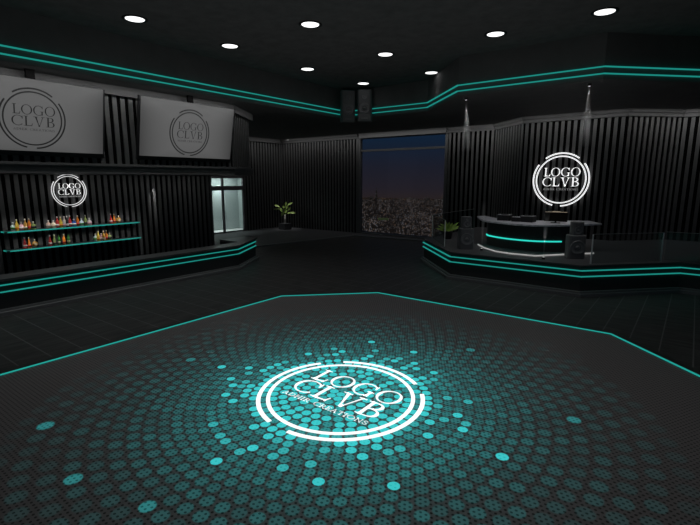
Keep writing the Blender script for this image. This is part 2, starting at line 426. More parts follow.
# ------------------------------------------------------------ lettering
def quad(x0, y0, x1, y1, w0, w1=None):       # horizontal-measured thick stroke
    w1 = w0 if w1 is None else w1
    return [(x0 - w0 / 2, y0), (x0 + w0 / 2, y0), (x1 + w1 / 2, y1), (x1 - w1 / 2, y1)]
def rect(x0, x1, y0, y1): return [(x0, y0), (x1, y0), (x1, y1), (x0, y1)]
def arcs(cx, cy, rx, ry, a0, a1, thick, thin, n=20):
    out = []
    for i in range(n):
        q = []
        for t in (i / n, (i + 1) / n):
            a = math.radians(a0 + (a1 - a0) * t)
            th = thin + (thick - thin) * abs(math.cos(a)) ** 1.3
            q.append(((cx + rx * math.cos(a), cy + ry * math.sin(a)), (cx + (rx - th) * math.cos(a), cy + (ry - (thin + (th - thin) * 0.3)) * math.sin(a))))
        out.append([q[0][0], q[1][0], q[1][1], q[0][1]])
    return out
TH, TN, SE = 0.12, 0.045, 0.04
def sv(xc, w, y): return rect(xc - w / 2, xc + w / 2, y, y + SE)
GL = {
 'L': (0.72, [quad(.19, 0, .19, 1, TH), sv(.19, .36, 0), sv(.19, .36, 1 - SE), rect(.19, .66, 0, .06), [(.60, 0), (.66, 0), (.72, .27), (.68, .27)]]),
 'O': (1.04, arcs(.52, .5, .50, .52, 0, 360, TH, TN, 32)),
 'C': (0.92, arcs(.52, .5, .50, .52, 42, 318, TH, TN, 26) + [[(.84, .68), (.90, .68), (.90, .98), (.86, .98)]]),
 'G': (1.02, arcs(.52, .5, .50, .52, 42, 300, TH, TN, 26) + [[(.84, .70), (.90, .70), (.90, .98), (.86, .98)], quad(.84, .03, .84, .42, TH * .9), sv(.84, .30, .42 - SE), [(.76, .03), (.90, .05), (.90, .12), (.70, .06)]]),
 'V': (0.98, [quad(.47, 0, .20, 1, .03, TH * 1.15), quad(.50, 0, .80, 1, .03, .06), [(.42, -.02), (.53, -.02), (.56, .12), (.40, .2)], sv(.19, .36, 1 - SE), sv(.80, .30, 1 - SE)]),
 'B': (0.80, [quad(.19, 0, .19, 1, TH), rect(.02, .42, 0, SE), rect(.02, .40, 1 - SE, 1), rect(.19, .42, .50, .55)] + arcs(.38, .765, .28, .235, -90, 90, TH, TN, 12) + arcs(.42, .27, .32, .27, -90, 90, TH, TN, 14)),
 'A': (0.92, [quad(.14, 0, .44, 1, .06), quad(.72, 0, .45, 1, TH, .06), rect(.24, .64, .33, .38), sv(.14, .26, 0), sv(.74, .32, 0)]),
 'D': (0.94, [quad(.19, 0, .19, 1, TH), rect(.02, .46, 0, SE), rect(.02, .46, 1 - SE, 1)] + arcs(.42, .5, .46, .5, -90, 90, TH, TN, 16)),
 'H': (0.96, [quad(.19, 0, .19, 1, TH), quad(.77, 0, .77, 1, TH), rect(.19, .77, .49, .54), sv(.19, .34, 0), sv(.19, .34, 1 - SE), sv(.77, .34, 0), sv(.77, .34, 1 - SE)]),
 'I': (0.40, [quad(.20, 0, .20, 1, TH), sv(.20, .36, 0), sv(.20, .36, 1 - SE)]),
 'R': (0.86, [quad(.19, 0, .19, 1, TH), sv(.19, .36, 0), rect(.02, .42, 1 - SE, 1), rect(.19, .42, .46, .51), quad(.74, 0, .38, .5, TH), sv(.76, .2, 0)] + arcs(.38, .74, .30, .26, -90, 90, TH, TN, 12)),
 'E': (0.72, [quad(.19, 0, .19, 1, TH), rect(.02, .64, 0, SE), rect(.02, .60, 1 - SE, 1), rect(.19, .50, .50, .55), rect(.60, .65, 0, .22), rect(.56, .61, .80, 1), rect(.47, .51, .42, .63)]),
 'T': (0.82, [quad(.41, 0, .41, 1, TH), sv(.41, .34, 0), rect(.04, .78, 1 - SE, 1), rect(.04, .08, .78, 1), rect(.74, .78, .78, 1)]),
 'N': (1.0, [quad(.19, 0, .19, 1, .06), quad(.80, 0, .80, 1, .06), quad(.78, 0, .18, 1, TH), sv(.19, .28, 0), sv(.80, .28, 1 - SE), sv(.12, .2, 1 - SE)]),
 'S': (0.64, arcs(.31, .74, .26, .27, 40, 270, TH * .9, TN, 14) + arcs(.31, .255, .28, .27, -140, 90, TH * .9, TN, 14) + [rect(.50, .54, .72, .93), rect(.05, .09, .05, .30)]),
 ' ': (0.55, []),
}
def flatpoly(mb, polys, f, d):
    """polys in 2D -> thin slabs; f maps (u, v, w) to 3D"""
    for p in polys:
        a = sum(p[i][0] * p[(i + 1) % len(p)][1] - p[(i + 1) % len(p)][0] * p[i][1] for i in range(len(p)))
        if abs(a) < 1e-9: continue
        if a < 0: p = p[::-1]
        lo = [mb.bm.verts.new(f(x, y, 0)) for x, y in p]; hi = [mb.bm.verts.new(f(x, y, d)) for x, y in p]
        mb.bm.faces.new(lo[::-1]); mb.bm.faces.new(hi); n = len(p)
        for i in range(n): mb.bm.faces.new((lo[i], lo[(i + 1) % n], hi[(i + 1) % n], hi[i]))
def word(txt, u0, u1, v0, v1, wide=1.0):
    tot = sum(GL[c][0] for c in txt) + 0.06 * (len(txt) - 1); sx = (u1 - u0) / tot; x = 0; out = []
    for c in txt:
        w, ps = GL[c]
        if ps: out.append((c, [[(u0 + (x + px) * sx, v0 + py * (v1 - v0)) for px, py in p] for p in ps]))
        x += w + 0.06
    return out
def annulus(r0, r1, a0, a1):
    n = max(6, int(abs(a1 - a0) / 4)); out = []
    for i in range(n):
        a = math.radians(a0 + (a1 - a0) * i / n); b = math.radians(a0 + (a1 - a0) * (i + 1) / n)
        out.append([(r0 * math.cos(a), r0 * math.sin(a)), (r1 * math.cos(a), r1 * math.sin(a)), (r1 * math.cos(b), r1 * math.sin(b)), (r0 * math.cos(b), r0 * math.sin(b))])
    return out
def logo(parent, f, d, m, R, split=True, ringw=1.0, tagm=None):
    """club logo of outer radius R in the (u, v) plane of f"""
    g = lambda u, v, w: f(u * R, v * R, w)
    def add(name, polys, mm=m, p=parent):
        mb = MB(); flatpoly(mb, polys, g, d); return mb.build(name, mm, p)
    k = ringw
    ring = annulus(0.885 - 0.045 * k, 0.885, 0, 360)
    A = [annulus(1 - 0.05 * k, 1.0, a, b) for a, b in ((53, 126), (145, 257), (-86, 37))]
    up = word('LOGO', -0.60, 0.67, 0.13, 0.44); lo = word('CLVB', -0.64, 0.66, -0.24, 0.08)
    tg = word('ADHIR CREATIONS', -0.60, 0.64, -0.39, -0.32)
    if split:
        add('logo_ring', ring)
        for a in A: add('logo_arc', a)
        for c, ps in up + lo: add('letter', ps)
        add('tagline_word', [p for c, ps in tg[:5] for p in ps], tagm or m); add('tagline_word', [p for c, ps in tg[5:] for p in ps], tagm or m)
    else:
        return add('logo_print', ring + [q for a in A for q in a] + [p for c, ps in up + lo + tg for p in ps])

# ------------------------------------------------------------ dance floor
ZF = 0.05
dance = thing('dance_floor', 'octagonal perforated dance floor with glowing cyan dots and a white club logo', 'dance floor', (-4.1, 5.03, 0))
dance_inv = (-4.1, 5.03)
LC = (0.08, 0.07)              # logo centre relative to the dance floor centre
def loc_oct(off):
    pts = [(x - dance_inv[0], y - dance_inv[1]) for x, y in oct_]
    cl = offset_poly(pts + pts[:2], off)
    r = cl[1:-1]; return [r[-1]] + r[:-1]
def ring_prism(mb, o0, o1, z0, z1):
    a, b = loc_oct(o0), loc_oct(o1); n = len(a)
    for i in range(n): mb.prism([a[i], a[(i + 1) % n], b[(i + 1) % n], b[i]], z0, z1)
mb = MB(); ring_prism(mb, -0.14, 0.12, 0.0, ZF); mb.build('floor_border', mat('border_black', (0.03, 0.03, 0.03), 0.4), dance)
mb = MB(); ring_prism(mb, 0.052, 0.094, ZF, ZF + 0.014); mb.build('light_strip', M['cyanfl'], dance)
# panel: polar mesh clipped to the octagon, with a 'lit' attribute painting the dots' teal haze into it
inner = loc_oct(0.115)
def clip_r(a):
    dx, dy = math.cos(a), math.sin(a); best = 99; n = len(inner)
    for i in range(n):
        (x0, y0), (x1, y1) = inner[i], inner[(i + 1) % n]; ex, ey = x1 - x0, y1 - y0
        den = dx * ey - dy * ex
        if abs(den) < 1e-9: continue
        t = (x0 * ey - y0 * ex) / den; s_ = (x0 * dy - y0 * dx) / den
        if t > 0 and -1e-6 <= s_ <= 1 + 1e-6: best = min(best, t)
    return best
angs = sorted(set([2 * PI * i / 96 for i in range(96)] + [math.atan2(y, x) % (2 * PI) for x, y in inner]))
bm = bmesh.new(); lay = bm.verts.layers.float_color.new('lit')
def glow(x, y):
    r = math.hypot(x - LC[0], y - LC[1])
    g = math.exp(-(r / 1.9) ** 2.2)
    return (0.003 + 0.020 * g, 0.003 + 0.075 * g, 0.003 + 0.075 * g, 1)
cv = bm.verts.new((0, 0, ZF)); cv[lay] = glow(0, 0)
rings = []
for k in range(1, 25):
    ring = []
    for a in angs:
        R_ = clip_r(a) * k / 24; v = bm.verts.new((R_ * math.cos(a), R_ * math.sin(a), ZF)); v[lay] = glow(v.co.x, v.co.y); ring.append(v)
    rings.append(ring)
n = len(angs)
for i in range(n): bm.faces.new((cv, rings[0][i], rings[0][(i + 1) % n]))
for a, b in zip(rings, rings[1:]):
    for i in range(n): bm.faces.new((a[i], b[i], b[(i + 1) % n], a[(i + 1) % n]))
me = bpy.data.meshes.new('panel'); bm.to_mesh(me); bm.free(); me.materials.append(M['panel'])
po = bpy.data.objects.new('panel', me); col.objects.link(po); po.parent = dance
# glowing dots: hex-like rings near the middle, a radial fan further out
dots = []
s0 = 0.163; r = 0.0; k = 0
dots.append((0, 0, 0.068, 0))
R0 = 2.15
while True:
    k += 1
    sp = s0 * max(1, r / R0)
    r += sp * (0.90 if r < R0 else 0.92)
    if r > 5.2: break
    n = int(round(2 * PI * r / s0)) if r < R0 else int(round(2 * PI * R0 / s0))
    sp = s0 * max(1, r / R0)
    for i in range(n):
        a = 2 * PI * (i + (0.5 if k % 2 else 0)) / n + (0.37 * k if r < R0 else 0)
        x, y = r * math.cos(a), r * math.sin(a)
        dots.append((x, y, 0.43 * s0 * max(1, r / R0) ** 0.65, r))
hi = [(-2.26, 3.69), (-4.15, 2.86), (-1.45, 5.01), (-0.95, 6.35), (-6.53, 2.01), (-5.19, 1.78), (-4.15, 1.97), (-7.01, 4.48), (-6.35, 4.67), (-4.04, 7.26), (-3.16, 8.05), (-3.48, 6.67), (-5.76, 4.43), (-5.9, 4.9), (-2.9, 3.3), (-4.9, 7.2)]
hid = set()
for hx, hy in hi:
    ux, uy = hx + 4.1 - LC[0], hy - 5.03 - LC[1]
    hid.add(min(range(len(dots)), key=lambda i: (dots[i][0] - ux) ** 2 + (dots[i][1] - uy) ** 2))
bm = bmesh.new(); lay = bm.verts.layers.float_color.new('lit')
rd = random.Random(11)
def inoct(x, y): return math.hypot(x, y) + 0.12 < clip_r(math.atan2(y, x) % (2 * PI))
for i, (x, y, dr, rr) in enumerate(dots):
    X, Y = x + LC[0], y + LC[1]
    if not inoct(X, Y): continue
    u = rd.random()
    if rr < 1.35: L = 1.0 if u < 0.68 else (0.62 if u < 0.85 else 0.42)
    else:
        f_ = max(0.0, 1 - (rr - 1.2) / 0.93)
        if u < 0.62 * f_ ** 1.3: L = 0.95 if u < 0.32 * f_ ** 1.3 else 0.65
        else:
            base = 0.32 * math.exp(-((rr - 1.0) / 1.45) ** 1.6) + 0.014
            L = base * (0.65 + 0.7 * rd.random())
    if rr > 4.0: L *= max(0, 1 - (rr - 4.0) / 1.0)
    if i in hid: L = 0.9 if rr < 2.8 else 0.28
    if L < 0.008: continue
    c = (0.024 * L + 0.004, 0.56 * L + 0.002, 0.57 * L + 0.002, 1)
    vs = []
    for q in range(12):
        a = 2 * PI * q / 12; v = bm.verts.new((X + dr * math.cos(a), Y + dr * math.sin(a), ZF + 0.002)); v[lay] = c; vs.append(v)
    bm.faces.new(vs)
me = bpy.data.meshes.new('dot_lights'); bm.to_mesh(me); bm.free(); me.materials.append(M['dot'])
do = bpy.data.objects.new('dot_lights', me); col.objects.link(do); do.parent = dance; do['kind'] = 'stuff'; do['label'] = 'glowing cyan dots in rings around the logo'
logo(dance, lambda u, v, w: (LC[0] + u, LC[1] + v, ZF + 0.004 + w), 0.004, M['whitefl'], 1.275, tagm=M['tagfl'])

# ------------------------------------------------------------ wall signs
def sign(loc, f, R, label, rw=1.0, m=None):
    t = thing('logo_sign', label, 'sign', loc, 0, 'round club logo signs')
    logo(t, f, 0.03, m or M['white'], R, ringw=rw, tagm=M['tagm'] if 'tagm' in M else None)
    return t
M['tagm'] = emis('dim_tagline', (1, 1, 1), 0.17, (0.3, 0.3, 0.3))
sign((-4.55, 20.50, 3.27), lambda u, v, w: (u, -w, v), 1.10, 'large glowing white round logo sign on the slatted wall above the DJ desk')
sign((-17.45, 6.91, 2.9), lambda u, v, w: (w, u, v), 0.565, 'small glowing white round logo sign on the slatted wall above the bar shelves', 0.8, emis('white_sign_small', (1, 1, 1), 0.6, (0.6, 0.6, 0.6)))
# for the sign on the bar wall u runs along +Y (left to right as seen from the room)

# ------------------------------------------------------------ screens
def screen(yc, label):
    zb, zt, xb, xt = 3.99, 5.66, -13.42, -13.07
    H_ = math.hypot(zt - zb, xt - xb); tl = math.atan2(xt - xb, zt - zb)
    t = thing('wall_screen', label, 'screen', (xb, yc, zb), 0, 'tilted screens above the bar'); t.rotation_euler = (0, tl, 0)
    W = 3.34
    mb = MB(); mb.box(-0.10, -0.012, -W / 2 - 0.05, W / 2 + 0.05, -0.12, H_ + 0.01); mb.build('screen_case', M['black'], t)
    mb = MB(); mb.box(-0.012, 0, -W / 2, W / 2, 0, H_ ); mb.build('screen_panel', M['screen'], t)
    logo(t, lambda u, v, w: (0.001 + w, u, H_ * 0.46 + v), 0.002, M['ink'], 0.73, split=False, ringw=1.0)
    mb = MB(); T = Matrix.Rotation(-tl, 4, 'Y')
    mb.obox(None, (0.08, 0.19, 0.27), mat4=T @ Matrix.Translation((0.27, 0.0, 1.77))); mb.build('mounting_bracket', M['gap'], t)
    return t
screen(4.62 + 0.0, 'left tilted grey screen showing the club logo, hung above the bar shelves')
screen(9.02, 'right tilted grey screen showing the club logo, hung beside the box corner')

# ------------------------------------------------------------ bar shelves and bottles
SX0, SX1 = -17.53, -17.17
def shelf(z, y0, y1, label):
    t = thing('bottle_shelf', label, 'shelf', (SX0, y0, z), 0, 'glowing bar shelves')
    mb = MB(); mb.box(0, 0.33, 0.02, y1 - y0 - 0.02, -0.035, 0); mb.build('board', M['black'], t)
    mb = MB()
    pts = [(0.30, y1 - y0, -0.02), (0.345, y1 - y0 - 0.06, -0.02), (0.345, 0.3, -0.02), (0.33, 0.12, -0.02), (0.24, 0.02, -0.015), (0.10, 0.0, -0.01)]
    mb.tube(pts, 0.021, 8); mb.build('light_strip', M['cyan'], t)
shelf(1.66, 4.80, 9.22, 'upper black bottle shelf edged with a cyan light line')
shelf(1.06, 4.80, 9.22, 'lower black bottle shelf edged with a cyan light line')
BC = {'red': (.55, .05, .05), 'orange': (.65, .20, .03), 'amber': (.45, .24, .05), 'yellow': (.62, .42, .06), 'green': (.06, .22, .05), 'olive': (.2, .25, .08),
      'blue': (.04, .10, .35), 'clear': (.42, .52, .5), 'white': (.55, .5, .47), 'peach': (.6, .42, .32), 'black': (.03, .03, .03), 'pink': (.55, .3, .33), 'cream': (.6, .52, .38)}
BM = {k: mat('bottle_' + k, tuple(min(.9, c * 1.15) for c in v), 0.2, spec=0.5) for k, v in BC.items()}
LBL = {'red': 'white', 'orange': 'red', 'amber': 'cream', 'yellow': 'orange', 'green': 'cream', 'olive': 'black', 'blue': 'white', 'clear': 'green', 'white': 'pink', 'peach': 'white', 'black': 'white', 'pink': 'white', 'cream': 'peach'}
PROF = {
 'slim': [(.045, 0), (.048, .01), (.048, .19), (.040, .225), (.018, .26), (.015, .34), (.018, .345)],
 'fat': [(.065, 0), (.070, .01), (.070, .13), (.060, .16), (.022, .19), (.018, .24), (.022, .245)],
 'cone': [(.062, 0), (.065, .01), (.050, .10), (.030, .20), (.017, .25), (.014, .33), (.017, .335)],
 'wine': [(.042, 0), (.045, .01), (.045, .18), (.036, .23), (.016, .27), (.015, .35), (.017, .355)],
 'round': [(.05, 0), (.03, .015), (.075, .05), (.09, .10), (.075, .155), (.04, .19), (.02, .20), (.018, .245)],
}
def bottle(y, z, kind, colour, label, group, sc=1.0, dx=0.0):
    t = thing('bottle', label, 'bottle', (-17.33 + dx, y, z + 0.001), 0, group); pr = [(r * sc, h * sc) for r, h in PROF[kind]]
    mb = MB()
    if kind == 'round': mb.lathe(pr, seg=16, T=Matrix.Diagonal((0.5, 1, 1, 1)))
    else: mb.lathe(pr, seg=14)
    mb.build('glass_body', BM[colour], t)
    mb = MB(); h = pr[-1][1]; mb.lathe([(pr[-1][0] * 1.1, h - .03 * sc), (pr[-1][0] * 1.1, h + .018 * sc)], seg=10)
    mb.build('cap', BM['cream' if colour in ('orange', 'yellow', 'amber') else 'black' if colour in ('green',) else 'white'], t)
    if kind == 'round':
        mb = MB(); mb.lathe([(0.04 * sc, -.004), (0.04 * sc, .004)], seg=14, T=Matrix.Translation((.055 * sc, 0, .10 * sc)) @ Matrix.Rotation(PI / 2, 4, 'Y'))
    else:
        r0 = pr[2][0] if kind != 'cone' else pr[1][0] * 0.93; z0 = .05 * sc
        mb = MB(); mb.lathe([(r0 * 1.03, z0), (r0 * (1.03 if kind != 'cone' else .86), z0 + .065 * sc)], seg=14)
    mb.build('paper_label', BM[LBL[colour]], t)
import sys
def ypx(px, z, X):      # where the sight line through that column of the photo meets the shelf
    f, th, psi = 454.66, math.atan(83.5 / 454.66), math.radians(37)
    a = (px - 350) / f
    # iterate on the vertical to stay on z
    F = (-math.sin(psi) * math.cos(th), math.cos(psi) * math.cos(th), -math.sin(th)); R = (math.cos(psi), math.sin(psi), 0)
    U = (R[1] * F[2], -R[0] * F[2], R[0] * F[1] - R[1] * F[0])
    # solve t, b :  t*(F+aR+bU) = (X, y, z-3.3)
    # from x and z rows
    A11, A12 = F[0] + a * R[0], U[0]; A21, A22 = F[2] + a * R[2], U[2]
    det = A11 * A22 - A12 * A21; t = (X * A22 - A12 * (z - 3.3)) / det; tb = (A11 * (z - 3.3) - X * A21) / det
    return t * (F[1] + a * R[1]) + tb * U[1]
rows = [
 (1.66, 'left cluster on the upper shelf', [(13.7, 'fat', 'clear'), (17.7, 'slim', 'yellow'), (22, 'fat', 'pink'), (26, 'slim', 'amber'), (30, 'slim', 'orange'), (34, 'fat', 'olive')]),
 (1.66, 'middle row on the upper shelf', [(49, 'fat', 'peach'), (54, 'fat', 'cream'), (58, 'slim', 'red'), (61.5, 'slim', 'yellow'), (65, 'slim', 'white'), (67.8, 'wine', 'black'), (70.5, 'wine', 'red'), (74.5, 'fat', 'blue'), (78.3, 'slim', 'orange'), (82, 'fat', 'clear'), (86, 'slim', 'olive'), (89.8, 'fat', 'white')]),
 (1.66, 'right cluster on the upper shelf', [(111.3, 'cone', 'red'), (114.6, 'cone', 'orange'), (119, 'round', 'amber')]),
 (1.06, 'left trio on the lower shelf', [(25.6, 'cone', 'red'), (30, 'cone', 'orange'), (35.5, 'round', 'amber')]),
 (1.06, 'middle five on the lower shelf', [(50.7, 'cone', 'red'), (55.2, 'wine', 'olive'), (59.7, 'wine', 'green'), (64.6, 'slim', 'orange'), (69, 'wine', 'green')]),
 (1.06, 'right cluster on the lower shelf', [(96, 'fat', 'clear'), (98.8, 'slim', 'yellow'), (101.7, 'fat', 'pink'), (104.3, 'slim', 'amber'), (107, 'slim', 'orange'), (110, 'fat', 'olive')]),
]
ORD = ['first', 'second', 'third', 'fourth', 'fifth', 'sixth', 'seventh', 'eighth', 'ninth', 'tenth', 'eleventh', 'twelfth']
KN = {'slim': 'slim', 'fat': 'squat', 'cone': 'tapering', 'wine': 'tall long-necked', 'round': 'round flask-shaped'}
for z, where, lst in rows:
    for i, (px, kd, c) in enumerate(lst):
        bottle(ypx(px, z, -17.33 + (0.045 if i % 2 else -0.085)), z, kd, c, f'{KN[kd]} {c} bottle, {ORD[i]} from the left in the {where}', 'bottles in the ' + where, 1.03, dx=(0.045 if i % 2 else -0.085))

# ------------------------------------------------------------ downlights
DL = [(-11.15, 6.27, 'leftmost, above the left screen'), (-11.15, 9.07, 'nearer the left fascia, above the right screen'), (-8.07, 9.08, 'upper middle of the ceiling'),
      (-8.07, 12.51, 'centre right of the corner speakers'), (-11.25, 12.48, 'left of the corner speakers'), (-11.1, 15.61, 'directly above the corner speakers'),
      (-8.07, 15.56, 'smallest, right of the corner speakers before the cyan step'), (-4.68, 12.58, 'above the stage edge'), (-2.12, 12.48, 'largest, at the top right')]
def downlight(x, y, where):
    t = thing('downlight', 'round white recessed ceiling downlight, ' + where, 'ceiling light', (x, y, 7.06), 0, 'recessed downlights')
    seg = 32; bm = bmesh.new()
    prof = [(0.285, 0.0), (0.285, -0.02), (0.235, -0.02), (0.215, -0.004)]
    rs = [[bm.verts.new((r_ * math.cos(2 * PI * i / seg), r_ * math.sin(2 * PI * i / seg), z_)) for i in range(seg)] for r_, z_ in prof]
    for a, b in zip(rs, rs[1:]):
        for i in range(seg): bm.faces.new((a[i], a[(i + 1) % seg], b[(i + 1) % seg], b[i])).smooth = True
    mb = MB(); mb.bm.free(); mb.bm = bm; mb.build('trim_ring', M['black'], t)
    mb = MB(); mb.lathe([(0.215, -0.012), (0.215, -0.004)], seg=32); mb.build('diffuser', M['lamp'], t)
for a in DL: downlight(*a)
def spot(loc, target, power, size, blend=0.6, color=(1, 1, 1), r=0.05, name='spot_lamp', parent=None):
    l = bpy.data.lights.new(name, 'SPOT'); l.energy = power; l.spot_size = math.radians(size); l.spot_blend = blend; l.color = color; l.shadow_soft_size = r
    o = bpy.data.objects.new(name, l); col.objects.link(o); o.location = loc
    o.rotation_euler = (Vector(target) - Vector(loc)).to_track_quat('-Z', 'Y').to_euler(); return o
def area(loc, target, power, sx, sy, color=(1, 1, 1), name='area_lamp', spread=180, roll=None):
    l = bpy.data.lights.new(name, 'AREA'); l.shape = 'RECTANGLE'; l.size = sx; l.size_y = sy; l.energy = power; l.color = color; l.spread = math.radians(spread)
    o = bpy.data.objects.new(name, l); col.objects.link(o); o.location = loc
    o.rotation_euler = (Vector(target) - Vector(loc)).to_track_quat('-Z', 'Y').to_euler(); return o
for x, y, _ in DL + [(-11.1, 3.0, ''), (-8.0, 3.0, ''), (-8.0, 6.0, ''), (-4.9, 6.0, ''), (-4.9, 9.1, ''), (-4.9, 3.0, ''), (-2, 3.0, ''), (-2, 6.0, ''), (-2, 9.1, ''), (1, 9.1, ''), (1, 6, '')]:
    spot((x, y, 7.0), (x, y, 0), 11.0 if y > 15 else 40.0, 80 if y > 15 else 120, 1.0, r=0.2, name='downlight_lamp')

# wall washers in the soffit
def washer(p, q, off, z, power, tdown=3.0, name='wall_washer'):
    """long narrow lamp strip parallel to wall p-q, off metres in front (left side)"""
    L = math.hypot(q[0] - p[0], q[1] - p[1]); dx, dy = (q[0] - p[0]) / L, (q[1] - p[1]) / L; nx, ny = -dy, dx
    l = bpy.data.lights.new(name, 'AREA'); l.shape = 'RECTANGLE'; l.size = L; l.size_y = 0.06; l.energy = power * L; l.spread = math.radians(150)
    o = bpy.data.objects.new(name, l); col.objects.link(o)
    o.location = ((p[0] + q[0]) / 2 + nx * off, (p[1] + q[1]) / 2 + ny * off, z)
    zax = -Vector((-nx * 0.5, -ny * 0.5, -1.0)).normalized(); xax = Vector((dx, dy, 0)); yax = zax.cross(xax)
    o.rotation_euler = Matrix((xax, yax, zax)).transposed().to_euler()
    return o
for a, b in zip(RW, RW[1:]): washer(a, b, 0.65, 5.88, 2.8)
washer((-16.15, WB), (-22.0, WB), 0.65, 5.88, 2.2)
washer((-10.8, WB), (-16.0, WB), 0.7, 5.88, 2.0)
washer((-22.85, WB), (-22.85, 13.3), -0.9 if False else 0.9, 5.88, 2.2)
washer((-13.62, 10.9), (-13.62, -4), 0.85 if False else 0.8, 5.88, 4.6)
washer((-15.0, 13.1), (-13.62, 10.93), -0.85 if False else 0.6, 5.88, 1.0)
washer((-17.6, 12.6), (-17.6, -4), 0.8 if False else 0.8, 3.42, 0.85)
area((-23.6, 17.55, 3.5), (-23.6, 17.55, 0), 55.0, 0.5, 3.5, (0.92, 1, 1), 'lobby_lamp')
for y in (16.9, 18.3): spot((-24.0, y, 3.45), (-24.25, y, 0), 130, 50, 0.3, (0.95, 1, 1), name='lobby_spot_lamp')

# ------------------------------------------------------------ loudspeakers
def cab(mb, w, d, h, r=0.06):
    pts = []
    for cx, cy, a0 in ((w / 2 - r, d / 2 - r, 0), (-w / 2 + r, d / 2 - r, 90), (-w / 2 + r, -d / 2 + r, 180), (w / 2 - r, -d / 2 + r, 270)):
        for k in range(5): a = math.radians(a0 + 22.5 * k); pts.append((cx + r * math.cos(a), cy + r * math.sin(a)))
    mb.prism(pts, 0, h)
def driver(parent, name, x, z, r, d):
    """round driver on the -Y face"""
    mb = MB(); T = Matrix.Translation((x, -d / 2, z)) @ Matrix.Rotation(PI / 2, 4, 'X')
    mb.lathe([(r * 1.12, -0.01), (r * 1.12, 0.02), (r, 0.025), (r * 0.92, 0.008), (r * 0.35, -0.004), (r * 0.33, 0.012), (r * 0.1, 0.03)], seg=28, T=T)
    return mb.build(name, M['cone'], parent)
def corner_speaker(loc, rz, label):
    t = thing('loudspeaker', label, 'loudspeaker', loc, rz, 'corner loudspeakers')
    mb = MB(); cab(mb, 0.60, 0.42, 1.27, 0.1); mb.build('cabinet', M['spk'], t, bevel=0.02)
    driver(t, 'woofer', 0, 0.52, 0.2, 0.42); driver(t, 'tweeter', 0, 0.98, 0.09, 0.42)
    mb = MB(); mb.box(-0.14, 0.14, -0.235, -0.2, 0.09, 0.15); mb.build('badge_plate', M['chrome2'], t)
    mb = MB(); mb.box(-0.12, 0.12, 0.18, 0.42, 0.5, 0.8); mb.build('wall_bracket', M['black'], t)
M['chrome2'] = mat('dull_plate', (0.22, 0.22, 0.22), 0.5)
corner_speaker((-12.20, 16.02, 5.67), math.radians(48), 'left one of the two black loudspeakers hung in the ceiling corner')
corner_speaker((-11.50, 16.30, 5.67), math.radians(30), 'right one of the two black loudspeakers hung in the ceiling corner')
def stage_stack(x, y, rz, which):
    t = thing('subwoofer', f'large black subwoofer standing on the stage at the {which} end of the DJ desk', 'loudspeaker', (x, y, 0.9), rz, 'stage subwoofers')
    mb = MB(); cab(mb, 0.50, 0.46, 0.72, 0.1); mb.build('cabinet', M['spk'], t, bevel=0.02)
    driver(t, 'woofer', 0, 0.36, 0.19, 0.46)
    t = thing('top_speaker', f'small black speaker standing on the subwoofer at the {which} end of the DJ desk', 'loudspeaker', (x, y, 1.621), rz, 'stage top speakers')
    mb = MB(); cab(mb, 0.34, 0.32, 0.40, 0.07); mb.build('cabinet', M['spk'], t, bevel=0.015)
    driver(t, 'woofer', 0, 0.15, 0.10, 0.32); driver(t, 'tweeter', 0, 0.31, 0.04, 0.32)
stage_stack(-2.80, 15.22, math.radians(28), 'right')
stage_stack(-6.27, 15.02, math.radians(35), 'left')

# ------------------------------------------------------------ DJ desk
K = 1.035; DZ = 1.83
tf = [(-6.98, 17.80), (-6.11, 16.16), (-5.28, 15.57), (-4.53, 15.34), (-3.94, 15.49), (-3.27, 16.0), (-2.42, 17.27)]
tb_ = [(-2.95, 18.15), (-3.82, 17.6), (-4.39, 17.2), (-5.05, 17.06), (-6.0, 17.32), (-6.75, 18.1)]
def smooth(pts, n=6):
    out = []
    for i in range(len(pts) - 1):
        p0 = pts[max(i - 1, 0)]; p1 = pts[i]; p2 = pts[i + 1]; p3 = pts[min(i + 2, len(pts) - 1)]
        for k in range(n):
            t = k / n
            out.append(tuple(0.5 * ((2 * p1[j]) + (-p0[j] + p2[j]) * t + (2 * p0[j] - 5 * p1[j] + 4 * p2[j] - p3[j]) * t * t + (-p0[j] + 3 * p1[j] - 3 * p2[j] + p3[j]) * t ** 3) for j in range(len(p1))))
    out.append(pts[-1]); return out
TF, TB = smooth(tf, 5), smooth(tb_, 5)
desk = thing('dj_desk', 'curved black DJ desk with pale marble top and one cyan light line', 'desk', (0, 0, 0.0))
mb = MB(); mb.prism(TF + TB, DZ - 0.05, DZ); mb.build('desk_top', M['marble'], desk)
BF = smooth([(-6.20, 16.9), (-5.95, 16.42), (-5.28, 15.98), (-4.53, 15.80), (-3.94, 15.9), (-3.30, 16.35), (-2.85, 17.0)], 5)
mb = MB(); ribbon(mb, BF, 0.0, 0.12, 0.9, DZ - 0.05); mb.build('desk_front', M['front'], desk)
LF = smooth([(-6.15, 16.78), (-5.92, 16.40), (-5.28, 15.98), (-4.53, 15.80), (-3.94, 15.9), (-3.42, 16.24)], 6)
strip('light_strip', LF, -0.04, 1.25, 0.045, desk, M['cyanhot'], 0.045)
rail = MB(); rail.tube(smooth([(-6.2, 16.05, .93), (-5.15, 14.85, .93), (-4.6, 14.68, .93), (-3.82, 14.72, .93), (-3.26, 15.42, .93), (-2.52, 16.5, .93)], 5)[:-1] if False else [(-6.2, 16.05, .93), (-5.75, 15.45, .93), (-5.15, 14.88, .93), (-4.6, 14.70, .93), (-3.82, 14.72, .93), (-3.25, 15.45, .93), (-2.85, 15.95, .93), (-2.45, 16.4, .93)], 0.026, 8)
tag(rail.build('foot_rail', M['rail']), 'thin pale glowing curved rail lying on the stage in front of the DJ desk', 'rail')
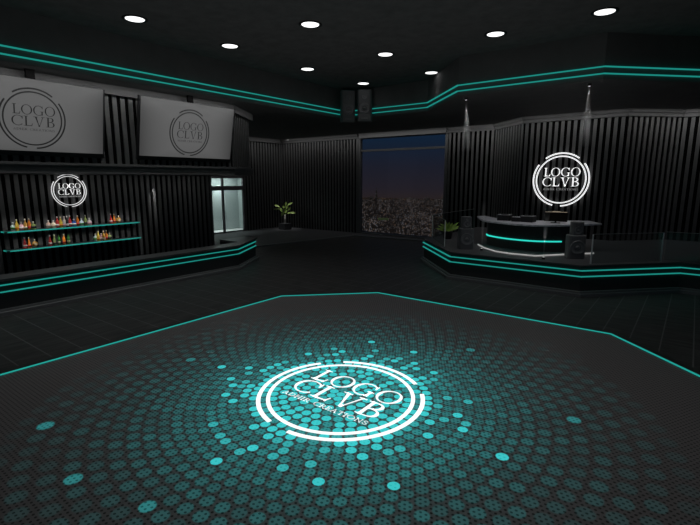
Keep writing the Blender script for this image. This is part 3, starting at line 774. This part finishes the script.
def deck(x, y, w, d, h, rz, label, mixer=False):
    t = thing('dj_mixer' if mixer else 'media_player', label, 'dj mixer' if mixer else 'dj deck', (x, y, DZ + 0.001), rz)
    mb = MB(); mb.box(-w / 2, w / 2, -d / 2, d / 2, 0, h); mb.build('case', M['black'], t, bevel=0.01)
    mb = MB(); mb.box(-w / 2 + .01, w / 2 - .01, -d / 2 + .01, d / 2 - .01, h, h + 0.012); mb.build('top_plate', M['decktop'], t)
    if mixer:
        for i in range(4):
            for j in range(3):
                mb = MB(); mb.lathe([(0.014, 0), (0.012, 0.02)], (-w / 2 + .05 + i * (w - .1) / 3, d / 2 - .06 - j * .07, h + .012), 8); mb.build('knob', M['black'], t)
    else:
        mb = MB(); mb.lathe([(0.14, 0), (0.14, 0.012), (0.12, 0.015)], (0, -0.03, h + .012), 24); mb.build('jog_wheel', M['black'], t)
deck(-5.45, 16.55, 0.46, 0.42, 0.20, 0.15, 'left black DJ media player with pale top on the marble desk')
deck(-4.96, 16.40, 0.30, 0.40, 0.15, 0.05, 'low black DJ mixer between the two media players on the marble desk', True)
deck(-4.58, 16.40, 0.42, 0.42, 0.20, -0.05, 'right black DJ media player with pale top on the marble desk')
t = thing('monitor', 'small dark monitor with a warm lit top edge at the right of the DJ desk', 'monitor', (-3.72, 16.55, DZ + .001), math.radians(10))
mb = MB(); mb.box(-0.36, 0.36, -0.03, 0.03, 0.05, 0.36); mb.build('screen_case', mat('monitor_dark', (0.010, 0.008, 0.006), 0.8, spec=0.1), t, bevel=0.01)
mb = MB(); mb.box(-0.15, 0.15, -0.1, 0.1, 0, 0.015); mb.box(-0.03, 0.03, -0.02, 0.02, 0.015, 0.06); mb.build('stand', M['black'], t)
mb = MB(); mb.box(-0.34, 0.34, -0.025, 0.025, 0.362, 0.375); mb.box(-0.12, 0.12, -0.02, 0.02, 0.375, 0.395); mb.build('light_strip', M['warm'], t)

# ------------------------------------------------------------ glass guards
def guard(p, q, z1, label, edges=(1, 1), top=True):
    L = math.hypot(q[0] - p[0], q[1] - p[1]); rz = math.atan2(q[1] - p[1], q[0] - p[0])
    t = thing('glass_guard', label, 'glass guard', (p[0], p[1], 0.901), rz, 'glass guards on the stage edge')
    mb = MB(); mb.box(0.02, L - 0.02, -0.006, 0.006, 0.01, z1 - 0.9); mb.build('pane', M['railglass'], t)
    for k, x in enumerate((0.0, L - 0.026)):
        if edges[k]: mb = MB(); mb.box(x, x + 0.026, -0.013, 0.013, 0, z1 - 0.9); mb.build('post', M['edge'], t)
    mb = MB(); mb.box(0.0, L, -0.008, 0.008, z1 - 0.9, z1 - 0.89); mb.build('top_edge', M['edge2'], t)
M['edge2'] = mat('glass_top_edge', (0.35, 0.36, 0.36), 0.3)
guard((-2.22, 14.42), (-0.62, 16.12), 1.75, 'glass guard on the slanted stage edge right of the DJ desk')
guard((-0.58, 16.42), (3.5, 16.42), 1.75, 'glass guard at the far right of the stage', (0, 1))
guard((-8.55, 17.0), (-7.05, 15.02), 1.85, 'glass guard on the slanted stage edge in front of the fern', (1, 1))
guard((-8.6, 21.5), (-8.6, 17.1), 1.85, 'glass guard along the stage side facing the window', (0, 0))

# ------------------------------------------------------------ plants
def leaf(mb, base, dirv, L, W, droop=0.3, seg=6, up=Vector((0, 0, 1))):
    d = Vector(dirv).normalized(); side = d.cross(up)
    if side.length < 1e-3: side = Vector((1, 0, 0))
    side.normalize(); prev = None; p = Vector(base)
    for i in range(seg + 1):
        t = i / seg; w = W * math.sin(PI * min(1, 0.08 + t * 0.92)) ** 0.8 * (1 - 0.3 * t) * 0.5
        q = p + d * L * t + Vector((0, 0, -droop * L * t * t)); n = up * 0.12 * W
        a = mb.bm.verts.new(q - side * w + n); c = mb.bm.verts.new(q); b = mb.bm.verts.new(q + side * w + n)
        if prev:
            for f in ((prev[0], prev[1], c, a), (prev[1], prev[2], b, c)):
                mb.bm.faces.new(f).smooth = True
        prev = (a, c, b)
def pot(t, r, h):
    mb = MB(); mb.lathe([(r * .8, 0), (r, h * .9), (r * 1.06, h * .9), (r * 1.06, h), (r * .93, h), (r * .9, h - .03)], seg=24); p = mb.build('pot', M['pot'], t)
    mb = MB(); mb.lathe([(r * .9, h - .04), (r * .9, h - .025)], seg=24); mb.build('soil', M['soil'], t)
t = thing('potted_plant', 'small leafy plant with pale stem in a black pot in the far corner', 'plant', (-21.3, 21.2, 0.041))
mb = MB()
mb.box(-0.3, 0.3, -0.3, 0.3, 0, 0.42); mb.build('pot', M['pot'], t, bevel=0.02)
mb = MB(); mb.tube([(0, 0, .42), (0.01, 0, .7), (0, .01, .98)], 0.06, 8, 0.045); mb.build('stem', M['bark'], t)
rp = random.Random(5)
mb = MB(); tw = MB()
cr = (0.8, 0.6, 0); 
# image-right is roughly (cos37, sin37)
for du, dv, L, an in [(-.62, 1.58, .36, 160), (-.66, 1.36, .34, 175), (-.30, 1.30, .36, 120), (.08, 1.70, .30, 80), (.42, 1.70, .40, 35), (.36, 1.36, .30, 60), (.12, 1.20, .30, 50), (.62, 1.12, .36, 5), (-.24, 1.02, .22, 250), (.32, 1.10, .26, 30), (-.1, 1.5, .3, 100), (.2, 1.5, .26, 70)]:
    ux, uy = math.cos(math.radians(37)), math.sin(math.radians(37)); dy_ = rp.uniform(-.15, .15)
    b = Vector((du * ux * .8 - dy_ * uy, du * uy * .8 + dy_ * ux, dv * .98)); a = math.radians(an)
    d = Vector((math.cos(a) * ux, math.cos(a) * uy, math.sin(a)))
    leaf(mb, b - d * L * .4, d, L, 0.17, 0.15, up=Vector((uy * .8, -ux * .8, .6)))
    tw.tube([(0, 0, .93), (b.x * .4, b.y * .4, (b.z + .93) / 2), tuple(b - d * L * .4)], 0.008, 5)
mb.build('foliage', M['leaf'], t); tw.build('twigs', M['fern'], t)
t = thing('potted_fern', 'bright green broad-leaved plant on the stage beside the window', 'plant', (-7.93, 17.15, 0.901))
pot(t, 0.19, 0.32)
mb = MB()
ux, uy = math.cos(math.radians(37)), math.sin(math.radians(37))
for an, L, dy_ in [(168, .55, .0), (150, .50, .2), (135, .52, -.2), (105, .52, .1), (85, .45, -.1), (60, .45, .2), (42, .62, 0), (28, .55, -.2), (15, .55, .15), (120, .4, .5), (60, .4, -.5), (172, .4, -.4)]:
    a = math.radians(an); d = Vector((math.cos(a) * ux - dy_ * uy, math.cos(a) * uy + dy_ * ux, math.sin(a) * 0.9 + .15))
    leaf(mb, (0, 0, .30), d, L, 0.14, 0.12, up=Vector((uy * .7, -ux * .7, .7)))
mb.build('foliage', M['fern'], t)

# ------------------------------------------------------------ spot fixtures and hazy beams
def haze(name, apex, tip, r0, r1, dens, label, colr=(1, 1, 1)):
    """cone of haze, thinning towards its rim and its far end"""
    A, B = Vector(apex), Vector(tip); L = (B - A).length
    mb = MB(); mb.lathe([(r0, 0), (r1, L)], seg=20)
    m = bpy.data.materials.new('haze'); m.use_nodes = True; nt = m.node_tree; nt.nodes.remove(nt.nodes['Principled BSDF']); x = NX(nt)
    tc = nt.nodes.new('ShaderNodeTexCoord'); sp = nt.nodes.new('ShaderNodeSeparateXYZ'); nt.links.new(tc.outputs['Object'], sp.inputs[0])
    t = x.m('DIVIDE', sp.outputs[2], L)
    rr = x.m('ADD', r0, x.m('MULTIPLY', t, r1 - r0))
    rho = x.m('SQRT', x.m('ADD', x.m('MULTIPLY', sp.outputs[0], sp.outputs[0]), x.m('MULTIPLY', sp.outputs[1], sp.outputs[1])))
    q = x.m('MAXIMUM', x.m('SUBTRACT', 1.0, x.m('DIVIDE', rho, rr)), 0.0)
    e = x.m('MAXIMUM', x.m('SUBTRACT', 1.0, t), 0.0)
    d = x.m('MULTIPLY', x.m('MULTIPLY', q, e), dens)
    v = nt.nodes.new('ShaderNodeVolumeScatter'); v.inputs['Color'].default_value = (*colr, 1)
    nt.links.new(d, v.inputs['Density'])
    nt.links.new(v.outputs[0], nt.nodes['Material Output'].inputs['Volume'])
    o = mb.build(name, m, loc=apex); o.rotation_euler = (B - A).to_track_quat('Z', 'Y').to_euler()
    tag(o, label, 'light beam', 'hazy light beams'); o['kind'] = 'stuff'; return o
def fixture(loc, up, label, grp):
    t = thing('spotlight', label, 'spotlight', loc, 0, grp); s = 1 if up else -1
    mb = MB(); mb.lathe([(0.05, 0), (0.05, 0.05 * s), (0.035, 0.06 * s)] if s > 0 else [(0.035, -0.06), (0.05, -0.05), (0.05, 0)], seg=16); mb.build('housing', M['black'], t)
    mb = MB(); z = 0.061 * s; mb.lathe([(0.03, min(z, z + .004 * s)), (0.03, max(z, z + .004 * s))], seg=16); mb.build('lens', M['lens'], t)
M['lens'] = emis('spot_lens', (1, 1, 1), 0.9)
for x, y, wh in ((-6.34, 14.72, 'above the left part of the stage'), (-2.70, 14.63, 'above the right part of the stage')):
    fixture((x, y, 5.9), False, 'tiny recessed spotlight in the black soffit ' + wh, 'soffit spotlights')
    spot((x, y, 5.82), (x - .05, y + .9, 0.9), 130, 16, 0.9, r=0.01, name='soffit_spot_lamp')
    haze('light_beam', (x, y, 5.82), (x - .02, y + .30, 4.2), 0.012, 0.28, 3.0, 'faint white light beam falling from the soffit spotlight ' + wh)
for x, y, wh in ((-5.67, 15.02, 'left of the DJ desk'), (-3.51, 14.45, 'in front of the DJ desk')):
    fixture((x, y, 0.9), True, 'tiny floor spotlight on the stage ' + wh, 'stage floor spotlights')
    spot((x, y, 0.98), (x, y, 6), 60, 12, 0.9, r=0.01, name='floor_spot_lamp')
    haze('light_beam', (x, y, 0.98), (x, y, 2.6), 0.012, 0.13, 9.0, 'faint white light beam rising from the floor spotlight ' + wh)
area((-16.5, 7.1, 3.38), (-17.33, 7.1, 1.75), 6.0, 4.6, 0.05, name='shelf_fill_lamp', spread=30)  # added lamp without a fixture, brightens the upper bottles
area((-17.15, 7.1, 1.60), (-17.33, 7.1, 1.1), 4.0, 4.3, 0.04, name='under_shelf_fill_lamp', spread=90)  # added lamp under the board, brightens the dark lower bottles
# grazing spots behind the bar
for y in (10.05, 6.93):
    spot((-17.33, y, 3.42), (-17.60, y, 2.4), 110.0 if y > 8 else 35.0, 24, 0.8, r=0.02, name='bar_spot_lamp')
for x, y in ((-9.3, 22.3), (-3.6, 20.45)):
    spot((x, y - .25, 5.85), (x, y - .05, 2.8), 22, 34, 1.0, r=0.03, name='wall_spot_lamp')
area((-4.3, 15.0, 5.88), (-4.3, 15.9, 1.5), 16, 4.5, 0.3, name='stage_fill_lamp', spread=100)  # unseen extra lamp added to lift the desk and stage top
area((-6, 8, 4.0), (-6, 8, 9), 42, 12, 12, name='ceiling_fill_lamp')  # unseen upward fill lamp added to brighten the ceiling
spot((-20.9, 20.4, 5.8), (-21.3, 21.2, 1.2), 330, 22, 0.8, name='plant_fill_lamp')  # unseen spot added so the corner plant reads brighter
spot((-8.1, 16.4, 5.85), (-7.93, 17.15, 1.2), 70, 18, 0.8, name='fern_fill_lamp')  # unseen spot added to brighten the fern

# ------------------------------------------------------------ night city
def city_mat():
    m = mat('city_facade', (0.02, 0.018, 0.018), 0.9, spec=0); nt = m.node_tree; b = nt.nodes['Principled BSDF']; x = NX(nt)
    tc = nt.nodes.new('ShaderNodeTexCoord'); oi = nt.nodes.new('ShaderNodeObjectInfo')
    sc = nt.nodes.new('ShaderNodeVectorMath'); sc.operation = 'SCALE'; sc.inputs['Scale'].default_value = 1 / 2.2
    nt.links.new(tc.outputs['Object'], sc.inputs[0])
    fl_ = nt.nodes.new('ShaderNodeVectorMath'); fl_.operation = 'FLOOR'; nt.links.new(sc.outputs[0], fl_.inputs[0])
    wn = nt.nodes.new('ShaderNodeTexWhiteNoise'); wn.noise_dimensions = '4D'
    nt.links.new(fl_.outputs[0], wn.inputs['Vector']); nt.links.new(x.m('MULTIPLY', oi.outputs['Random'], 917.0), wn.inputs['W'])
    on = x.m('GREATER_THAN', wn.outputs['Value'], x.m('ADD', 0.72, x.m('MULTIPLY', oi.outputs['Random'], 0.2)))
    cr_ = nt.nodes.new('ShaderNodeValToRGB'); cr_.color_ramp.elements[0].color = (1, .62, .38, 1); cr_.color_ramp.elements[1].color = (.85, .9, 1, 1)
    sep = nt.nodes.new('ShaderNodeSeparateColor'); nt.links.new(wn.outputs['Color'], sep.inputs[0]); nt.links.new(sep.outputs[1], cr_.inputs[0])
    nt.links.new(cr_.outputs[0], b.inputs['Emission Color'])
    nt.links.new(x.m('ADD', x.m('MULTIPLY', on, 0.10), 0.009), b.inputs['Emission Strength']); return m  # small even glow over whole facades stands in for city haze
CM = city_mat()
GZ = -150.0
kinds = []
for w_, d_, h_, k_ in ((26, 22, 34, 0), (34, 24, 26, 0), (20, 20, 58, 1), (28, 26, 46, 2), (44, 30, 18, 0), (18, 18, 72, 1)):
    mb = MB(); mb.box(-w_ / 2, w_ / 2, -d_ / 2, d_ / 2, 0, h_)
    if k_ == 1: mb.box(-w_ / 3, w_ / 3, -d_ / 3, d_ / 3, h_, h_ * 1.12)
    if k_ == 2: mb.box(-w_ / 2, 0, -d_ / 3, d_ / 3, h_, h_ + 9); mb.box(w_ * .1, w_ * .3, -3, 3, h_, h_ + 4)
    kinds.append(mb)
protos = []
rc = random.Random(3)
def dirpx(px, dist):
    hd = math.radians(37) - math.atan((px - 350) / 462.0); return (-math.sin(hd) * dist, math.cos(hd) * dist)
placed = [(*dirpx(376.5, 1750), 16), (*dirpx(379, 1450), 36)]
CLAB = 'distant dark high-rise with scattered lit windows in the night city beyond the window'
cnt = 0; tries = 0
while cnt < 290 and tries < 9000:
    tries += 1
    dist = 1000 + 2250 * rc.random() ** 1.3
    hd = math.radians(37 - 1.5) - math.atan((rc.uniform(338, 470) - 350) / 462.0) + math.radians(1.5)
    X, Y = -math.sin(hd) * dist, math.cos(hd) * dist
    ki = rc.choice([0, 0, 1, 1, 2, 3, 4, 4, 4, 5]) if dist < 1700 else rc.choice([0, 1, 4, 4, 4, 4])
    rk = (18, 22, 15, 20, 28, 14)[ki]
    if any((X - a) ** 2 + (Y - b) ** 2 < (rk + c_) ** 2 for a, b, c_ in placed): continue
    if len(protos) <= ki or protos[ki] is None:
        while len(protos) <= ki: protos.append(None)
        o = kinds[ki].build('city_building', CM); protos[ki] = o
    else:
        o = protos[ki].copy(); col.objects.link(o)
    o.location = (X, Y, GZ); o.rotation_euler = (0, 0, rc.choice([0.1, 0.3, 0.1 + PI / 2, 0.7]))
    tag(o, CLAB, 'building', 'distant city buildings'); placed.append((X, Y, rk)); cnt += 1
def dirpx(px, dist):
    hd = math.radians(37) - math.atan((px - 350) / 462.0); return (-math.sin(hd) * dist, math.cos(hd) * dist)
X, Y = dirpx(376.5, 1750)
mb = MB(); mb.box(-9, 9, -9, 9, 0, 62); mb.box(-6.5, 6.5, -6.5, 6.5, 62, 78); mb.lathe([(7, 78), (4, 94), (0.6, 120)], seg=8)
o = mb.build('city_tower', CM, loc=(X, Y, GZ)); tag(o, 'tallest distant tower with a pointed roof at the left of the window skyline', 'building')
X, Y = dirpx(379, 1450)
gb = MB(); gb.box(-30, 30, -10, 10, 0, 26, 0); gb.box(-31, 31, -11, 11, 26, 31, 1)
gl = emis('city_green_glow', (0.45, 0.62, 0.25), 0.05)
o = gb.build('city_hall', [CM, gl], loc=(X, Y, GZ)); o.rotation_euler = (0, 0, 0.5); tag(o, 'wide low distant building with a pale green lit roof edge', 'building')
# ground of the city with street lights
def ground_mat():
    m = mat('city_ground', (0.01, 0.009, 0.009), 1, spec=0); nt = m.node_tree; b = nt.nodes['Principled BSDF']; x = NX(nt)
    tc = nt.nodes.new('ShaderNodeTexCoord'); v = nt.nodes.new('ShaderNodeTexVoronoi'); v.inputs['Scale'].default_value = 1 / 14.0
    nt.links.new(tc.outputs['Object'], v.inputs['Vector'])
    on = x.m('LESS_THAN', v.outputs['Distance'], 0.25)
    n = nt.nodes.new('ShaderNodeTexNoise'); n.inputs['Scale'].default_value = 1 / 160.0; nt.links.new(tc.outputs['Object'], n.inputs['Vector'])
    nt.links.new(x.m('ADD', x.m('MULTIPLY', x.m('MULTIPLY', on, x.m('POWER', n.outputs['Fac'], 2.0)), 1.1), 0.010), b.inputs['Emission Strength'])
    b.inputs['Emission Color'].default_value = (1, .66, .46, 1); return m
mb = MB(); mb.prism([(0, 300), (-900, 300), (-3600, 1500), (-3400, 3000), (-1200, 3300), (300, 3200), (200, 900)], GZ - 1, GZ - 0.5)
o = mb.build('city_ground', ground_mat()); tag(o, 'carpet of tiny street lights of the night city beyond the window', 'city lights'); o['kind'] = 'stuff'

# ------------------------------------------------------------ world
wd = bpy.data.worlds.new('World'); scn.world = wd; wd.use_nodes = True; nt = wd.node_tree
tc = nt.nodes.new('ShaderNodeTexCoord'); sp = nt.nodes.new('ShaderNodeSeparateXYZ'); nt.links.new(tc.outputs['Generated'], sp.inputs[0])
mr = nt.nodes.new('ShaderNodeMapRange'); mr.inputs['From Min'].default_value = -0.1; mr.inputs['From Max'].default_value = 0.4
nt.links.new(sp.outputs[2], mr.inputs['Value'])
r = nt.nodes.new('ShaderNodeValToRGB'); cr = r.color_ramp
def pos(e): return (math.sin(math.radians(e)) + 0.1) / 0.5
stops = [(-5, (.012, .011, .011)), (-2.4, (.028, .020, .020)), (-1.2, (.022, .018, .024)), (1.5, (.016, .017, .028)), (4.0, (.010, .019, .038)), (6.5, (.004, .023, .056)), (14, (.010, .013, .022)), (22, (.012, .0122, .0125))]
cr.elements[0].position = pos(stops[0][0]); cr.elements[0].color = (*stops[0][1], 1)
cr.elements[1].position = pos(stops[-1][0]); cr.elements[1].color = (*stops[-1][1], 1)
for e, c in stops[1:-1]:
    el = cr.elements.new(pos(e)); el.color = (*c, 1)
nt.links.new(mr.outputs[0], r.inputs[0]); nt.links.new(r.outputs[0], nt.nodes['Background'].inputs[0]); nt.nodes['Background'].inputs[1].default_value = 1.0

# ------------------------------------------------------------ camera
cam = bpy.data.cameras.new('camera'); co = bpy.data.objects.new('camera', cam); col.objects.link(co); scn.camera = co
cam.sensor_fit = 'HORIZONTAL'; cam.sensor_width = 36; cam.lens = 454.66 / 700 * 36; cam.clip_end = 8000; cam.clip_start = 0.05
co.location = (0, 0, 3.3)
th = math.atan(83.5 / 454.66); co.rotation_euler = (PI / 2 - th, 0, math.radians(37))
